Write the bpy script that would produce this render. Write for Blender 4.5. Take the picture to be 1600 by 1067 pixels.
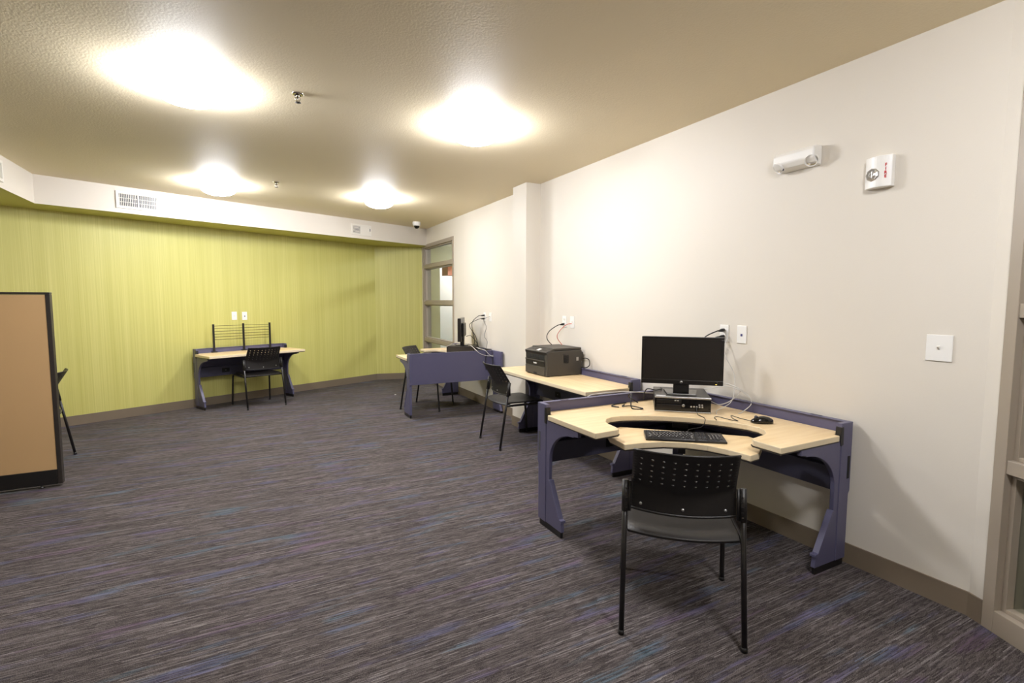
import bpy, bmesh, math, random
from mathutils import Vector, Matrix
random.seed(7)
for o in list(bpy.data.objects): bpy.data.objects.remove(o)
sc = bpy.context.scene
COL = sc.collection
PI = math.pi

# ---------------------------------------------------------------- camera
CAMH = 1.45
yaw, pitch, roll = 0.485901, -0.079815, 0.002216
cy, sy, cp, sp = math.cos(yaw), math.sin(yaw), math.cos(pitch), math.sin(pitch)
fw = Vector((sy*cp, cy*cp, sp)); rt = Vector((cy, -sy, 0)); up = rt.cross(fw)
cr, sr = math.cos(roll), math.sin(roll)
r2 = rt*cr + up*sr; u2 = up*cr - rt*sr
cd = bpy.data.cameras.new('camera'); cam = bpy.data.objects.new('camera', cd); COL.objects.link(cam)
cd.sensor_width = 36; cd.lens = 786.8/1600*36; cd.clip_start = 0.02
cam.matrix_world = Matrix(((r2.x, u2.x, -fw.x, 0), (r2.y, u2.y, -fw.y, 0), (r2.z, u2.z, -fw.z, CAMH), (0, 0, 0, 1)))
sc.camera = cam
# ---------------------------------------------------------------- world, exposure
w = bpy.data.worlds.new('world'); sc.world = w; w.use_nodes = True
w.node_tree.nodes['Background'].inputs[0].default_value = (0.05, 0.05, 0.05, 1)
w.node_tree.nodes['Background'].inputs[1].default_value = 0.2
vs = sc.view_settings
vs.view_transform = 'Standard'; vs.look = 'None'; vs.gamma = 1; vs.use_curve_mapping = False
vs.exposure = 0.1
LAMP = 123.0          # radiance of the ceiling light diffusers
LAMPCOL = (0.955, 0.965, 1.03)

# ---------------------------------------------------------------- materials
def s2l(c):
    def f(v):
        v /= 255.0
        return v/12.92 if v <= 0.04045 else ((v+0.055)/1.055)**2.4
    return (f(c[0]), f(c[1]), f(c[2]), 1)
def nn(nt, t, **k):
    n = nt.nodes.new(t)
    for a, b in k.items(): setattr(n, a, b)
    return n
def base_mat(name, col, rough=0.5, metal=0.0, spec=0.5):
    m = bpy.data.materials.new(name); m.use_nodes = True
    b = m.node_tree.nodes['Principled BSDF']
    b.inputs['Base Color'].default_value = s2l(col)
    b.inputs['Roughness'].default_value = rough
    b.inputs['Metallic'].default_value = metal
    b.inputs['Specular IOR Level'].default_value = spec
    return m, m.node_tree, b
def mat(name, col, rough=0.5, metal=0.0, spec=0.5, noise=60, var=0.06, bump=0.0, bscale=None):
    """plain material with a little procedural variation and optional bump"""
    m, nt, b = base_mat(name, col, rough, metal, spec)
    tc = nn(nt, 'ShaderNodeTexCoord'); no = nn(nt, 'ShaderNodeTexNoise')
    no.inputs['Scale'].default_value = noise; no.inputs['Detail'].default_value = 3
    nt.links.new(tc.outputs['Object'], no.inputs['Vector'])
    mx = nn(nt, 'ShaderNodeMix', data_type='RGBA')
    c = s2l(col)
    mx.inputs[6].default_value = tuple(v*(1-var) for v in c[:3])+(1,)
    mx.inputs[7].default_value = tuple(min(1, v*(1+var)) for v in c[:3])+(1,)
    nt.links.new(no.outputs[0], mx.inputs[0]); nt.links.new(mx.outputs[2], b.inputs['Base Color'])
    if bump:
        n2 = nn(nt, 'ShaderNodeTexNoise'); n2.inputs['Scale'].default_value = bscale or noise*3
        nt.links.new(tc.outputs['Object'], n2.inputs['Vector'])
        bp = nn(nt, 'ShaderNodeBump'); bp.inputs['Strength'].default_value = bump; bp.inputs['Distance'].default_value = 0.004
        nt.links.new(n2.outputs[0], bp.inputs['Height']); nt.links.new(bp.outputs[0], b.inputs['Normal'])
    return m
def emis(name, col, strength):
    m = bpy.data.materials.new(name); m.use_nodes = True; nt = m.node_tree
    nt.nodes.clear(); e = nn(nt, 'ShaderNodeEmission'); o = nn(nt, 'ShaderNodeOutputMaterial')
    e.inputs[0].default_value = tuple(col)+(1,); e.inputs[1].default_value = strength
    nt.links.new(e.outputs[0], o.inputs[0]); return m
def ramp(nt, pts):
    r = nn(nt, 'ShaderNodeValToRGB'); cr_ = r.color_ramp
    while len(cr_.elements) < len(pts): cr_.elements.new(0.5)
    for e, (p, c) in zip(cr_.elements, pts): e.position = p; e.color = c
    return r
def vecnoise(nt, pos, scale_vec, detail=3, scale=1.0, rot=0.0):
    mp = nn(nt, 'ShaderNodeMapping'); mp.inputs['Scale'].default_value = scale_vec
    mp.vector_type = 'POINT'
    if rot:
        mr = nn(nt, 'ShaderNodeMapping'); mr.inputs['Rotation'].default_value = (0, 0, rot)
        nt.links.new(pos, mr.inputs['Vector']); pos = mr.outputs[0]
    nt.links.new(pos, mp.inputs['Vector'])
    no = nn(nt, 'ShaderNodeTexNoise'); no.inputs['Scale'].default_value = scale; no.inputs['Detail'].default_value = detail
    nt.links.new(mp.outputs[0], no.inputs['Vector']); return no

M = {}
M['wall'] = mat('wall_paint', (219, 212, 199), 0.55, noise=2, var=0.015, bump=0.08, bscale=160)
M['ceiling'] = mat('ceiling_paint', (236, 222, 190), 0.6, spec=0.35, noise=1.5, var=0.02, bump=0.35, bscale=90)
M['base'] = mat('rubber_base', (120, 107, 90), 0.5, noise=5, var=0.03)
M['frame'] = mat('painted_frame', (158, 146, 130), 0.4, noise=5, var=0.02)
M['slate'] = mat('slate_blue_metal', (88, 86, 112), 0.38, noise=300, var=0.05, bump=0.1, bscale=500)
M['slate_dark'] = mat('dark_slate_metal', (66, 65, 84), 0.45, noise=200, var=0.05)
M['black'] = mat('black_plastic', (24, 22, 21), 0.38, noise=120, var=0.1, bump=0.1, bscale=600)
M['chair_black'] = mat('chair_plastic', (30, 27, 25), 0.42, noise=200, var=0.08, bump=0.15, bscale=700)
M['chair_tube'] = mat('chair_tube_enamel', (26, 23, 22), 0.33, noise=80, var=0.05)
M['gloss_black'] = mat('gloss_black', (16, 15, 15), 0.12, noise=20, var=0.05)
M['screen'] = mat('screen_panel', (28, 24, 22), 0.32, noise=20, var=0.03)
M['bezel'] = mat('bezel_plastic', (26, 23, 22), 0.28, noise=60, var=0.05)
M['printer'] = mat('printer_plastic', (60, 56, 50), 0.5, noise=100, var=0.05, bump=0.1, bscale=500)
M['printer_dark'] = mat('printer_dark_plastic', (33, 30, 28), 0.35, noise=100, var=0.05)
M['silver'] = mat('silver_trim', (190, 188, 184), 0.3, 0.8, noise=90, var=0.04)
M['chrome'] = mat('chrome', (215, 210, 200), 0.12, 1.0, noise=40, var=0.03)
M['white'] = mat('white_plastic', (238, 236, 230), 0.35, noise=40, var=0.01)
M['white_metal'] = mat('white_enamel', (228, 224, 214), 0.4, noise=40, var=0.01)
M['white_cable'] = mat('white_cable', (215, 212, 205), 0.45, noise=40, var=0.02)
M['black_cable'] = mat('black_cable', (20, 20, 20), 0.45, noise=40, var=0.05)
M['red_cable'] = mat('red_cable', (205, 80, 60), 0.45, noise=40, var=0.05)
M['red'] = mat('red_ink', (200, 40, 45), 0.5, noise=40, var=0.03)
M['void'] = mat('dark_slot', (10, 10, 10), 0.7, noise=40, var=0.1)
M['blue_jack'] = mat('blue_jack', (50, 50, 110), 0.5, noise=40, var=0.05)
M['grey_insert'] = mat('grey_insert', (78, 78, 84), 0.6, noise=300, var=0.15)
M['key'] = mat('key_plastic', (64, 62, 62), 0.16, noise=40, var=0.05)
M['tan'] = mat('tan_tackboard', (196, 160, 112), 0.75, noise=350, var=0.07, bump=0.2, bscale=600)
M['dark_trim'] = mat('dark_trim', (44, 38, 34), 0.45, noise=60, var=0.06)
M['edge'] = mat('edge_band', (222, 205, 172), 0.45, noise=60, var=0.03)
M['salmon'] = mat('salmon_paint', (245, 150, 130), 0.6, noise=10, var=0.03)
M['next_wall'] = mat('next_room_wall', (188, 182, 150), 0.6, noise=3, var=0.02)
M['next_white'] = mat('next_room_white', (240, 242, 238), 0.6, noise=3, var=0.02)
M['diffuser'] = emis('lamp_diffuser', LAMPCOL, LAMP)
M['led'] = emis('power_led', (1.0, 0.75, 0.15), 1.5)

def maple():
    m, nt, b = base_mat('maple_laminate', (232, 206, 158), 0.34)
    tc = nn(nt, 'ShaderNodeTexCoord')
    a = vecnoise(nt, tc.outputs['Object'], (2.5, 30, 30), 5)
    c = s2l((238, 212, 168)); d = s2l((226, 196, 146))
    r = ramp(nt, [(0.3, d), (0.65, c)])
    nt.links.new(a.outputs[0], r.inputs[0]); nt.links.new(r.outputs[0], b.inputs['Base Color'])
    return m
M['maple'] = maple()

def carpet():
    """straight loop rows along X: every row is cut into runs of one yarn shade"""
    m, nt, b = base_mat('carpet', (70, 66, 70), 0.95, spec=0.15)
    g = nn(nt, 'ShaderNodeNewGeometry'); P = g.outputs['Position']
    sx = nn(nt, 'ShaderNodeSeparateXYZ'); nt.links.new(P, sx.inputs[0])
    def ma(op, a, b_=None, c=None):
        n = nn(nt, 'ShaderNodeMath', operation=op)
        for i_, v in enumerate((a, b_, c)):
            if v is None: continue
            if isinstance(v, (int, float)): n.inputs[i_].default_value = v
            else: nt.links.new(v, n.inputs[i_])
        return n.outputs[0]
    def yarn(pitch, run, seed):
        row = ma('FLOOR', ma('MULTIPLY', sx.outputs[1], 1/pitch))
        w1 = nn(nt, 'ShaderNodeTexWhiteNoise', noise_dimensions='1D'); nt.links.new(ma('ADD', row, seed), w1.inputs['W'])
        seg = ma('FLOOR', ma('MULTIPLY_ADD', sx.outputs[0], 1/run, ma('MULTIPLY', w1.outputs[0], 41.0)))
        cv = nn(nt, 'ShaderNodeCombineXYZ'); nt.links.new(row, cv.inputs[0]); nt.links.new(seg, cv.inputs[1]); cv.inputs[2].default_value = seed
        w2 = nn(nt, 'ShaderNodeTexWhiteNoise', noise_dimensions='3D'); nt.links.new(cv.outputs[0], w2.inputs['Vector'])
        return w2.outputs[0]
    y1 = yarn(0.0042, 0.22, 3.0); y2 = yarn(0.0042, 0.035, 8.0); y3 = yarn(0.021, 0.5, 5.0)
    fine = vecnoise(nt, P, (300, 300, 1), 1)
    v = ma('MULTIPLY_ADD', ma('POWER', y1, 4.0), 0.40, ma('MULTIPLY', y2, 0.26))
    v = ma('MULTIPLY_ADD', y3, 0.05, v)
    v = ma('MULTIPLY_ADD', ma('SUBTRACT', fine.outputs[0], 0.5), 1.1, v)
    r = ramp(nt, [(0.0, s2l((42, 38, 38))), (0.24, s2l((80, 73, 71))), (0.52, s2l((104, 98, 97))), (0.9, s2l((150, 144, 141)))])
    nt.links.new(v, r.inputs[0])
    pc = vecnoise(nt, P, (2.4, 14, 1), 2); pr = ramp(nt, [(0.54, (0, 0, 0, 1)), (0.64, (1, 1, 1, 1))])
    nt.links.new(pc.outputs[0], pr.inputs[0])
    hc = vecnoise(nt, P, (1.3, 5, 1), 2)
    hr = ramp(nt, [(0.38, s2l((72, 108, 126))), (0.5, s2l((82, 86, 132))), (0.62, s2l((104, 80, 110)))])
    nt.links.new(hc.outputs[0], hr.inputs[0])
    mc = nn(nt, 'ShaderNodeMix', data_type='RGBA')
    f = ma('MULTIPLY', pr.outputs[0], ma('MULTIPLY', y1, 0.5))
    nt.links.new(f, mc.inputs[0]); nt.links.new(r.outputs[0], mc.inputs[6]); nt.links.new(hr.outputs[0], mc.inputs[7])
    # 50 cm tiles differ a little in tone
    tl = nn(nt, 'ShaderNodeCombineXYZ')
    nt.links.new(ma('FLOOR', ma('MULTIPLY', sx.outputs[0], 2.0)), tl.inputs[0]); nt.links.new(ma('FLOOR', ma('MULTIPLY', sx.outputs[1], 2.0)), tl.inputs[1])
    tw = nn(nt, 'ShaderNodeTexWhiteNoise', noise_dimensions='3D'); nt.links.new(tl.outputs[0], tw.inputs['Vector'])
    tm = ma('MULTIPLY_ADD', tw.outputs[0], 0.10, 0.93)
    sc_ = nn(nt, 'ShaderNodeVectorMath', operation='SCALE'); nt.links.new(mc.outputs[2], sc_.inputs[0]); nt.links.new(tm, sc_.inputs['Scale'])
    nt.links.new(sc_.outputs[0], b.inputs['Base Color'])
    bp = nn(nt, 'ShaderNodeBump'); bp.inputs['Strength'].default_value = 0.3; bp.inputs['Distance'].default_value = 0.002
    nt.links.new(fine.outputs[0], bp.inputs['Height']); nt.links.new(bp.outputs[0], b.inputs['Normal'])
    return m
M['carpet'] = carpet()

def green():
    m, nt, b = base_mat('green_wallcovering', (190, 186, 60), 0.5)
    g = nn(nt, 'ShaderNodeNewGeometry'); P = g.outputs['Position']
    a = vecnoise(nt, P, (95, 95, 0.5), 3, rot=-0.4384)
    # keep only the coordinate along the wall and the height
    a2 = vecnoise(nt, P, (14, 14, 0.15), 3, rot=-0.4384)
    r = ramp(nt, [(0.3, s2l((186, 181, 94))), (0.5, s2l((198, 193, 110))), (0.72, s2l((211, 205, 126)))])
    md = nn(nt, 'ShaderNodeMath', operation='MULTIPLY_ADD'); md.inputs[1].default_value = 0.65
    m2 = nn(nt, 'ShaderNodeMath', operation='MULTIPLY'); m2.inputs[1].default_value = 0.35
    nt.links.new(a2.outputs[0], m2.inputs[0]); nt.links.new(a.outputs[0], md.inputs[0]); nt.links.new(m2.outputs[0], md.inputs[2])
    nt.links.new(md.outputs[0], r.inputs[0]); nt.links.new(r.outputs[0], b.inputs['Base Color'])
    bp = nn(nt, 'ShaderNodeBump'); bp.inputs['Strength'].default_value = 0.35; bp.inputs['Distance'].default_value = 0.003
    nt.links.new(md.outputs[0], bp.inputs['Height']); nt.links.new(bp.outputs[0], b.inputs['Normal'])
    return m
M['green'] = green()
M['green_plain'] = mat('green_paint', (190, 186, 96), 0.5, noise=4, var=0.03)

def glass():
    m = bpy.data.materials.new('window_glass'); m.use_nodes = True; nt = m.node_tree; nt.nodes.clear()
    o = nn(nt, 'ShaderNodeOutputMaterial'); t = nn(nt, 'ShaderNodeBsdfTransparent'); g = nn(nt, 'ShaderNodeBsdfGlossy')
    t.inputs[0].default_value = (0.93, 0.96, 0.94, 1); g.inputs['Roughness'].default_value = 0.02
    lw = nn(nt, 'ShaderNodeLayerWeight'); lw.inputs[0].default_value = 0.5
    pw = nn(nt, 'ShaderNodeMath', operation='POWER'); pw.inputs[1].default_value = 5; nt.links.new(lw.outputs['Facing'], pw.inputs[0])
    f = nn(nt, 'ShaderNodeMath', operation='MULTIPLY_ADD'); f.inputs[1].default_value = 0.9; f.inputs[2].default_value = 0.04; nt.links.new(pw.outputs[0], f.inputs[0])
    mx = nn(nt, 'ShaderNodeMixShader')
    nt.links.new(f.outputs[0], mx.inputs[0]); nt.links.new(t.outputs[0], mx.inputs[1]); nt.links.new(g.outputs[0], mx.inputs[2])
    nt.links.new(mx.outputs[0], o.inputs[0]); return m
M['glass'] = glass()

# ---------------------------------------------------------------- mesh helpers
def bx(bm, x0, x1, y0, y1, z0, z1, mtx=None):
    vs_ = [bm.verts.new(Vector(p)) for p in ((x0,y0,z0),(x1,y0,z0),(x1,y1,z0),(x0,y1,z0),(x0,y0,z1),(x1,y0,z1),(x1,y1,z1),(x0,y1,z1))]
    for f in ((0,3,2,1),(4,5,6,7),(0,1,5,4),(1,2,6,5),(2,3,7,6),(3,0,4,7)):
        bm.faces.new([vs_[i] for i in f])
    if mtx is not None:
        for v in vs_: v.co = mtx @ v.co
    return vs_
def prism(bm, pts, h0, h1, fn=None, side_mat=None):
    """extrude polygon pts (2d) from h0 to h1; fn maps (a,b,h)->xyz"""
    fn = fn or (lambda a, b, h: (a, b, h))
    lo = [bm.verts.new(fn(a, b, h0)) for a, b in pts]; hi = [bm.verts.new(fn(a, b, h1)) for a, b in pts]
    n = len(pts); fs = [bm.faces.new(lo[::-1]), bm.faces.new(hi)]
    for i in range(n):
        f = bm.faces.new((lo[i], lo[(i+1) % n], hi[(i+1) % n], hi[i]))
        if side_mat is not None: f.material_index = side_mat
        fs.append(f)
    return fs
def smooth_path(pts, sub=8):
    P = [Vector(p) for p in pts]; P = [2*P[0]-P[1]] + P + [2*P[-1]-P[-2]]; out = []
    for i in range(1, len(P)-2):
        for k in range(sub):
            t = k/sub; a, b, c, d = P[i-1], P[i], P[i+1], P[i+2]
            out.append(0.5*((2*b)+(c-a)*t+(2*a-5*b+4*c-d)*t*t+(3*b-a-3*c+d)*t**3))
    out.append(P[-2]); return out
def tube(bm, pts, r, seg=8, smooth=0, caps=True):
    P = smooth_path(pts, smooth) if smooth else [Vector(p) for p in pts]
    rings = []; prev = None
    for i, p in enumerate(P):
        t = (P[min(i+1, len(P)-1)]-P[max(i-1, 0)]).normalized()
        if prev is None:
            a = Vector((0, 0, 1)) if abs(t.z) < 0.9 else Vector((1, 0, 0)); n = t.cross(a).normalized()
        else:
            n = (prev - t*prev.dot(t)).normalized()
        prev = n; b = t.cross(n); rr = r[i] if isinstance(r, (list, tuple)) else r
        rings.append([bm.verts.new(p+(n*math.cos(2*PI*k/seg)+b*math.sin(2*PI*k/seg))*rr) for k in range(seg)])
    for a, b in zip(rings, rings[1:]):
        for k in range(seg):
            f = bm.faces.new((a[k], a[(k+1) % seg], b[(k+1) % seg], b[k])); f.smooth = True
    if caps: bm.faces.new(rings[0][::-1]); bm.faces.new(rings[-1])
def lathe(bm, prof, seg=32, mtx=None, smooth=True):
    """prof: list of (r,z) about the z axis"""
    rings = []; allv = []
    for r, z in prof:
        if r < 1e-6: v = [bm.verts.new((0, 0, z))]
        else: v = [bm.verts.new((r*math.cos(2*PI*k/seg), r*math.sin(2*PI*k/seg), z)) for k in range(seg)]
        rings.append(v); allv += v
    for a, b in zip(rings, rings[1:]):
        for k in range(seg):
            q = [a[k % len(a)], a[(k+1) % len(a)], b[(k+1) % len(b)], b[k % len(b)]]
            u = []; [u.append(x) for x in q if x not in u]
            if len(u) > 2:
                f = bm.faces.new(u); f.smooth = smooth
    if mtx is not None:
        for v in allv: v.co = mtx @ v.co
def obj(name, bm, m, parent=None, bevel=0, seg=2, solid=0, subsurf=0, mats=None):
    bmesh.ops.recalc_face_normals(bm, faces=bm.faces)
    me = bpy.data.meshes.new(name); bm.to_mesh(me); bm.free()
    for x in (mats or [m]): me.materials.append(M[x] if isinstance(x, str) else x)
    o = bpy.data.objects.new(name, me); COL.objects.link(o)
    if parent: o.parent = parent
    if solid:
        s = o.modifiers.new('s', 'SOLIDIFY'); s.thickness = solid; s.offset = 0
    if subsurf:
        s = o.modifiers.new('u', 'SUBSURF'); s.levels = s.render_levels = subsurf
    if bevel:
        b = o.modifiers.new('b', 'BEVEL'); b.width = bevel; b.segments = seg; b.limit_method = 'ANGLE'; b.angle_limit = 0.6
    return o
def box(name, m, dims, parent=None, bevel=0.003, **k):
    bm = bmesh.new(); bx(bm, *dims); return obj(name, bm, m, parent, bevel, **k)
def tag(o, label=None, cat=None, group=None, kind=None):
    if label: o['label'] = label
    if cat: o['category'] = cat
    if group: o['group'] = group
    if kind: o['kind'] = kind
    return o
def thing(name, label, cat, loc=(0, 0, 0), rz=0.0, group=None):
    o = bpy.data.objects.new(name, None); COL.objects.link(o); o.empty_display_size = 0.1
    o.location = loc; o.rotation_euler = (0, 0, rz); return tag(o, label, cat, group)
def struct(o): return tag(o, kind='structure')
def dup(root, loc, rz, label, group=None):
    def cp_(o, par):
        c = o.copy(); COL.objects.link(c)
        if par: c.parent = par
        for ch in KIDS.get(o.name, []): cp_(ch, c)
        return c
    KIDS = {}
    for o in COL.objects:
        if o.parent: KIDS.setdefault(o.parent.name, []).append(o)
    r = cp_(root, None); r.location = loc; r.rotation_euler = (0, 0, rz); r['label'] = label
    if group: r['group'] = group
    return r
def text_obj(name, txt, size, m, parent, loc, rot, ext=0.0006, label=None, align='CENTER', shear=0, bold=0):
    cu = bpy.data.curves.new(name, 'FONT'); cu.body = txt; cu.size = size; cu.extrude = ext
    cu.align_x = align; cu.align_y = 'CENTER'; cu.shear = shear; cu.offset = bold
    t = bpy.data.objects.new(name, cu); COL.objects.link(t)
    me = bpy.data.meshes.new_from_object(t.evaluated_get(bpy.context.evaluated_depsgraph_get()))
    bpy.data.objects.remove(t); me.name = name; me.materials.clear(); me.materials.append(M[m])
    o = bpy.data.objects.new(name, me); COL.objects.link(o); o.parent = parent
    o.location = loc; o.rotation_euler = rot
    if label: o['label'] = label
    return o
FACEY = (PI/2, 0, PI)       # text that faces local +Y

# ---------------------------------------------------------------- the room
W = 2.92; C = 2.737
T = Vector((0.9054, 0.4246, 0)); TH = math.atan2(0.4246, 0.9054)
GA = Vector((-2.95, 6.941, 0)); GB = Vector((2.10, 9.309, 0)); GC = Vector((W, 9.12, 0))
NA = Vector((W, 0.985, 0)); NDIR = Vector((-0.413, -0.911, 0)).normalized(); NB = NA + NDIR*3.4
XL = -2.95; YB = NB.y
def wall_seg(name, A, B, m, z0=0, z1=C, t=0.12):
    """wall whose room face runs A->B; the room is on the left of A->B"""
    d = (B-A).normalized(); n = Vector((d.y, -d.x, 0)); bm = bmesh.new()
    prism(bm, [(A.x, A.y), (B.x, B.y), ((B+n*t).x, (B+n*t).y), ((A+n*t).x, (A+n*t).y)], z0, z1)
    return bm
def wall(name, A, B, m, **k): return struct(obj(name, wall_seg(name, A, B, m, **k), m))
bm = bmesh.new(); prism(bm, [(-3.1, -2.4), (7.4, -2.4), (7.4, 13.2), (-3.1, 13.2)], -0.06, 0)
struct(obj('floor', bm, 'carpet'))
bm = bmesh.new(); prism(bm, [(-3.1, -2.4), (7.4, -2.4), (7.4, 13.2), (-3.1, 13.2)], C, C+0.08)
struct(obj('ceiling', bm, 'ceiling'))
wall('wall_green', GB, GA, 'green'); wall('wall_green_corner', GC, GB, 'green')
wall('wall_left', Vector((XL, 7.0, 0)), Vector((XL, YB, 0)), 'wall')
wall('wall_back', Vector((XL, YB, 0)), Vector((NB.x, YB, 0)), 'wall')
# right wall: solid up to the far window, strip above it
WY0, WY1, WZ = 7.49, 9.04, 2.465
bm = wall_seg('', NA, Vector((W, WY0, 0)), 'wall')
bx(bm, W, W+0.12, WY0, WY1, WZ, C); bx(bm, W, W+0.12, WY1, 9.35, 0, C)
struct(obj('wall_right', bm, 'wall'))
# near angled wall with its tall window
S0, S1, NZ = 0.073, 2.3, 2.465
def nw(s, d, z): p = NA + NDIR*s + Vector((0.911, -0.413, 0)).normalized()*d; return (p.x, p.y, z)
def nbox(bm, s0, s1, d0, d1, z0, z1):
    prism(bm, [(s0, z0), (s1, z0), (s1, z1), (s0, z1)], d0, d1, fn=lambda s, z, d: nw(s, d, z))
bm = bmesh.new(); nbox(bm, 0, S0, 0, 0.12, 0, C); nbox(bm, S0, S1, 0, 0.12, NZ, C); nbox(bm, S1, 3.4, 0, 0.12, 0, C)
struct(obj('wall_right_near', bm, 'wall'))
# column (wall return) on the right wall
struct(box('wall_column', 'wall', (2.738, W+0.01, 4.86, 5.17, 0, C), bevel=0.004))
# soffit along the green wall and returning on the left
SA = Vector((-1.88, 6.95, 0)); SB = Vector((W, 8.83, 0)); SZ = 2.442
bm = bmesh.new()
prism(bm, [(SA.x, SA.y), (SB.x, SB.y), (W, 9.3), (2.1, 9.36), (XL, 7.0), (XL, YB), (SA.x, YB)], SZ, C)
for f in bm.faces:
    f.normal_update()
    if f.normal.z < -0.5: f.material_index = 1
struct(obj('trim_soffit', bm, 'wall', mats=['wall', 'green_plain']))
# baseboards
def baseb(name, pts, h=0.112, t=0.009, m='base'):
    bm = bmesh.new(); P = [Vector(p).to_3d() for p in pts]
    for a, b in zip(P, P[1:]):
        d = (b-a).normalized(); n = Vector((-d.y, d.x, 0))*t
        e = d*0.0
        prism(bm, [((a-e).x, (a-e).y), ((b+e).x, (b+e).y), ((b+n).x, (b+n).y), ((a+n).x, (a+n).y)], 0, h)
    return struct(obj(name, bm, m))
p1 = NA + NDIR*0.07
baseb('baseboard_right', [(p1.x, p1.y), (W, NA.y), (W, 4.86), (2.738, 4.86), (2.738, 5.17), (W, 5.17), (W, WY0)])
baseb('baseboard_green', [(W, 9.12), (GB.x, GB.y), (GA.x, GA.y)])
baseb('baseboard_left', [(XL, 6.95), (XL, YB)])

# window frames: local s along wall, d depth (room side negative), z
def window(name, conv, s0, s1, zt, mull=None):
    root = bpy.data.objects.new(name, None); COL.objects.link(root); struct(root)
    def pb(bm, a, b, d0, d1, z0, z1): prism(bm, [(a, z0), (b, z0), (b, z1), (a, z1)], d0, d1, fn=conv)
    fwid = 0.05
    bm = bmesh.new()
    pb(bm, s0, s0+fwid, -0.012, 0.132, 0, zt); pb(bm, s1-fwid, s1, -0.012, 0.132, 0, zt)
    pb(bm, s0+fwid, s1-fwid, -0.012, 0.132, zt-0.06, zt); pb(bm, s0+fwid, s1-fwid, -0.012, 0.132, 0, 0.10)
    obj('window_frame', bm, 'frame', root, 0.002)
    xs = [s0+fwid] + (mull or []) + [s1-fwid]
    rails = [0.715, 1.385, 2.04]
    for z in rails:
        bm = bmesh.new(); pb(bm, s0+fwid, s1-fwid, -0.006, 0.126, z, z+0.06); obj('transom', bm, 'frame', root, 0.002)
    for x in (mull or []):
        bm = bmesh.new(); pb(bm, x-0.025, x+0.025, -0.008, 0.128, 0.10, zt-0.06); obj('mullion', bm, 'frame', root, 0.002)
    zs = [0.10]+sum([[z, z+0.06] for z in rails], [])+[zt-0.06]
    for i in range(0, len(zs), 2):
        for a, b in zip(xs, xs[1:]):
            h = 0.025 if mull and a in mull else 0; h2 = 0.025 if mull and b in mull else 0
            a2, b2, z0, z1 = a+h, b-h2, zs[i], zs[i+1]
            bm = bmesh.new()
            for q in ((a2, a2+0.02, z0, z1), (b2-0.02, b2, z0, z1), (a2+0.02, b2-0.02, z0, z0+0.018), (a2+0.02, b2-0.02, z1-0.018, z1)):
                pb(bm, q[0], q[1], 0.022, 0.10, q[2], q[3])
            obj('glazing_bead', bm, 'frame', root, 0.0015)
            bm = bmesh.new(); pb(bm, a2+0.02, b2-0.02, 0.057, 0.063, z0+0.018, z1-0.018)
            obj('glass_pane', bm, 'glass', root)
    return root
window('window_1', lambda s, z, d: (W+d, s, z), WY0, WY1, WZ)
window('window_2', lambda s, z, d: nw(s, d, z), S0, S1, NZ, [0.82, 1.56])

# rooms behind the windows
struct(box('wall_beyond_pier', 'next_wall', (W+0.12, 3.335, 9.3, 9.42, 0, C), bevel=0))
struct(box('wall_beyond_far', 'next_white', (3.0, 7.4, 12.9, 13.05, 0, C), bevel=0))
struct(box('wall_beyond_side', 'next_wall', (7.2, 7.35, -2.4, 12.9, 0, C), bevel=0))
struct(box('wall_beyond_divider', 'next_wall', (W+0.12, 7.2, 4.0, 4.12, 0, C), bevel=0))
struct(box('trim_bulkhead', 'salmon', (4.25, 5.4, 11.3, 11.7, 2.06, 2.30), bevel=0))
struct(box('trim_header', 'next_wall', (3.3, 7.2, 10.9, 11.02, 2.30, C), bevel=0))
struct(box('wall_beyond_near', 'next_wall', (NB.x, 7.4, -2.52, -2.4, 0, C), bevel=0))

# ---------------------------------------------------------------- ceiling lights
def make_light(label):
    t = thing('ceiling_light', label, 'ceiling light', group='round ceiling lights')
    bm = bmesh.new(); lathe(bm, [(0, 0), (0.176, 0), (0.178, -0.005), (0.172, -0.012), (0.16, -0.014), (0, -0.014)], 48)
    obj('base_pan', bm, 'white_metal', t)
    bm = bmesh.new(); lathe(bm, [(0.168, -0.011), (0.182, -0.020), (0.180, -0.045), (0.162, -0.080), (0.13, -0.102), (0.08, -0.118), (0, -0.124)], 48)
    obj('diffuser', bm, 'diffuser', t)
    bm = bmesh.new(); lathe(bm, [(0, -0.121), (0.010, -0.123), (0.011, -0.132), (0.006, -0.139), (0, -0.140)], 16)
    obj('finial', bm, 'silver', t)
    return t
L = make_light('round glowing dome light on ceiling, upper left, nearest and largest in view')
L.location = (-0.26, 3.65, C)
for x, y, lab in ((1.55, 3.53, 'round glowing dome light on ceiling above the printer desk side, right of the nearer sprinkler'),
                  (-0.22, 6.56, 'round glowing dome light near the soffit, left of the farther sprinkler'),
                  (1.53, 6.48, 'round glowing dome light at the far right, closest to the dome camera'),
                  (1.45, 0.30, 'round dome light behind the viewer near the angled window wall')):
    dup(L, (x, y, C), 0, lab)
# unseen lamps added to brighten the room beyond the far window
N = dup(L, (4.6, 8.2, C), 0, 'unseen fill light added in the room beyond the far window')
dup(L, (5.2, 12.0, C), 0, 'unseen fill light added deep in the room beyond the far window')
dup(L, (5.1, 9.8, C), 0, 'unseen fill light added midway in the room beyond the far window')
dup(L, (6.3, 2.6, C), 0, 'unseen fill light added in the room beyond the near window')  # added out of view to light the room past the near window

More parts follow.
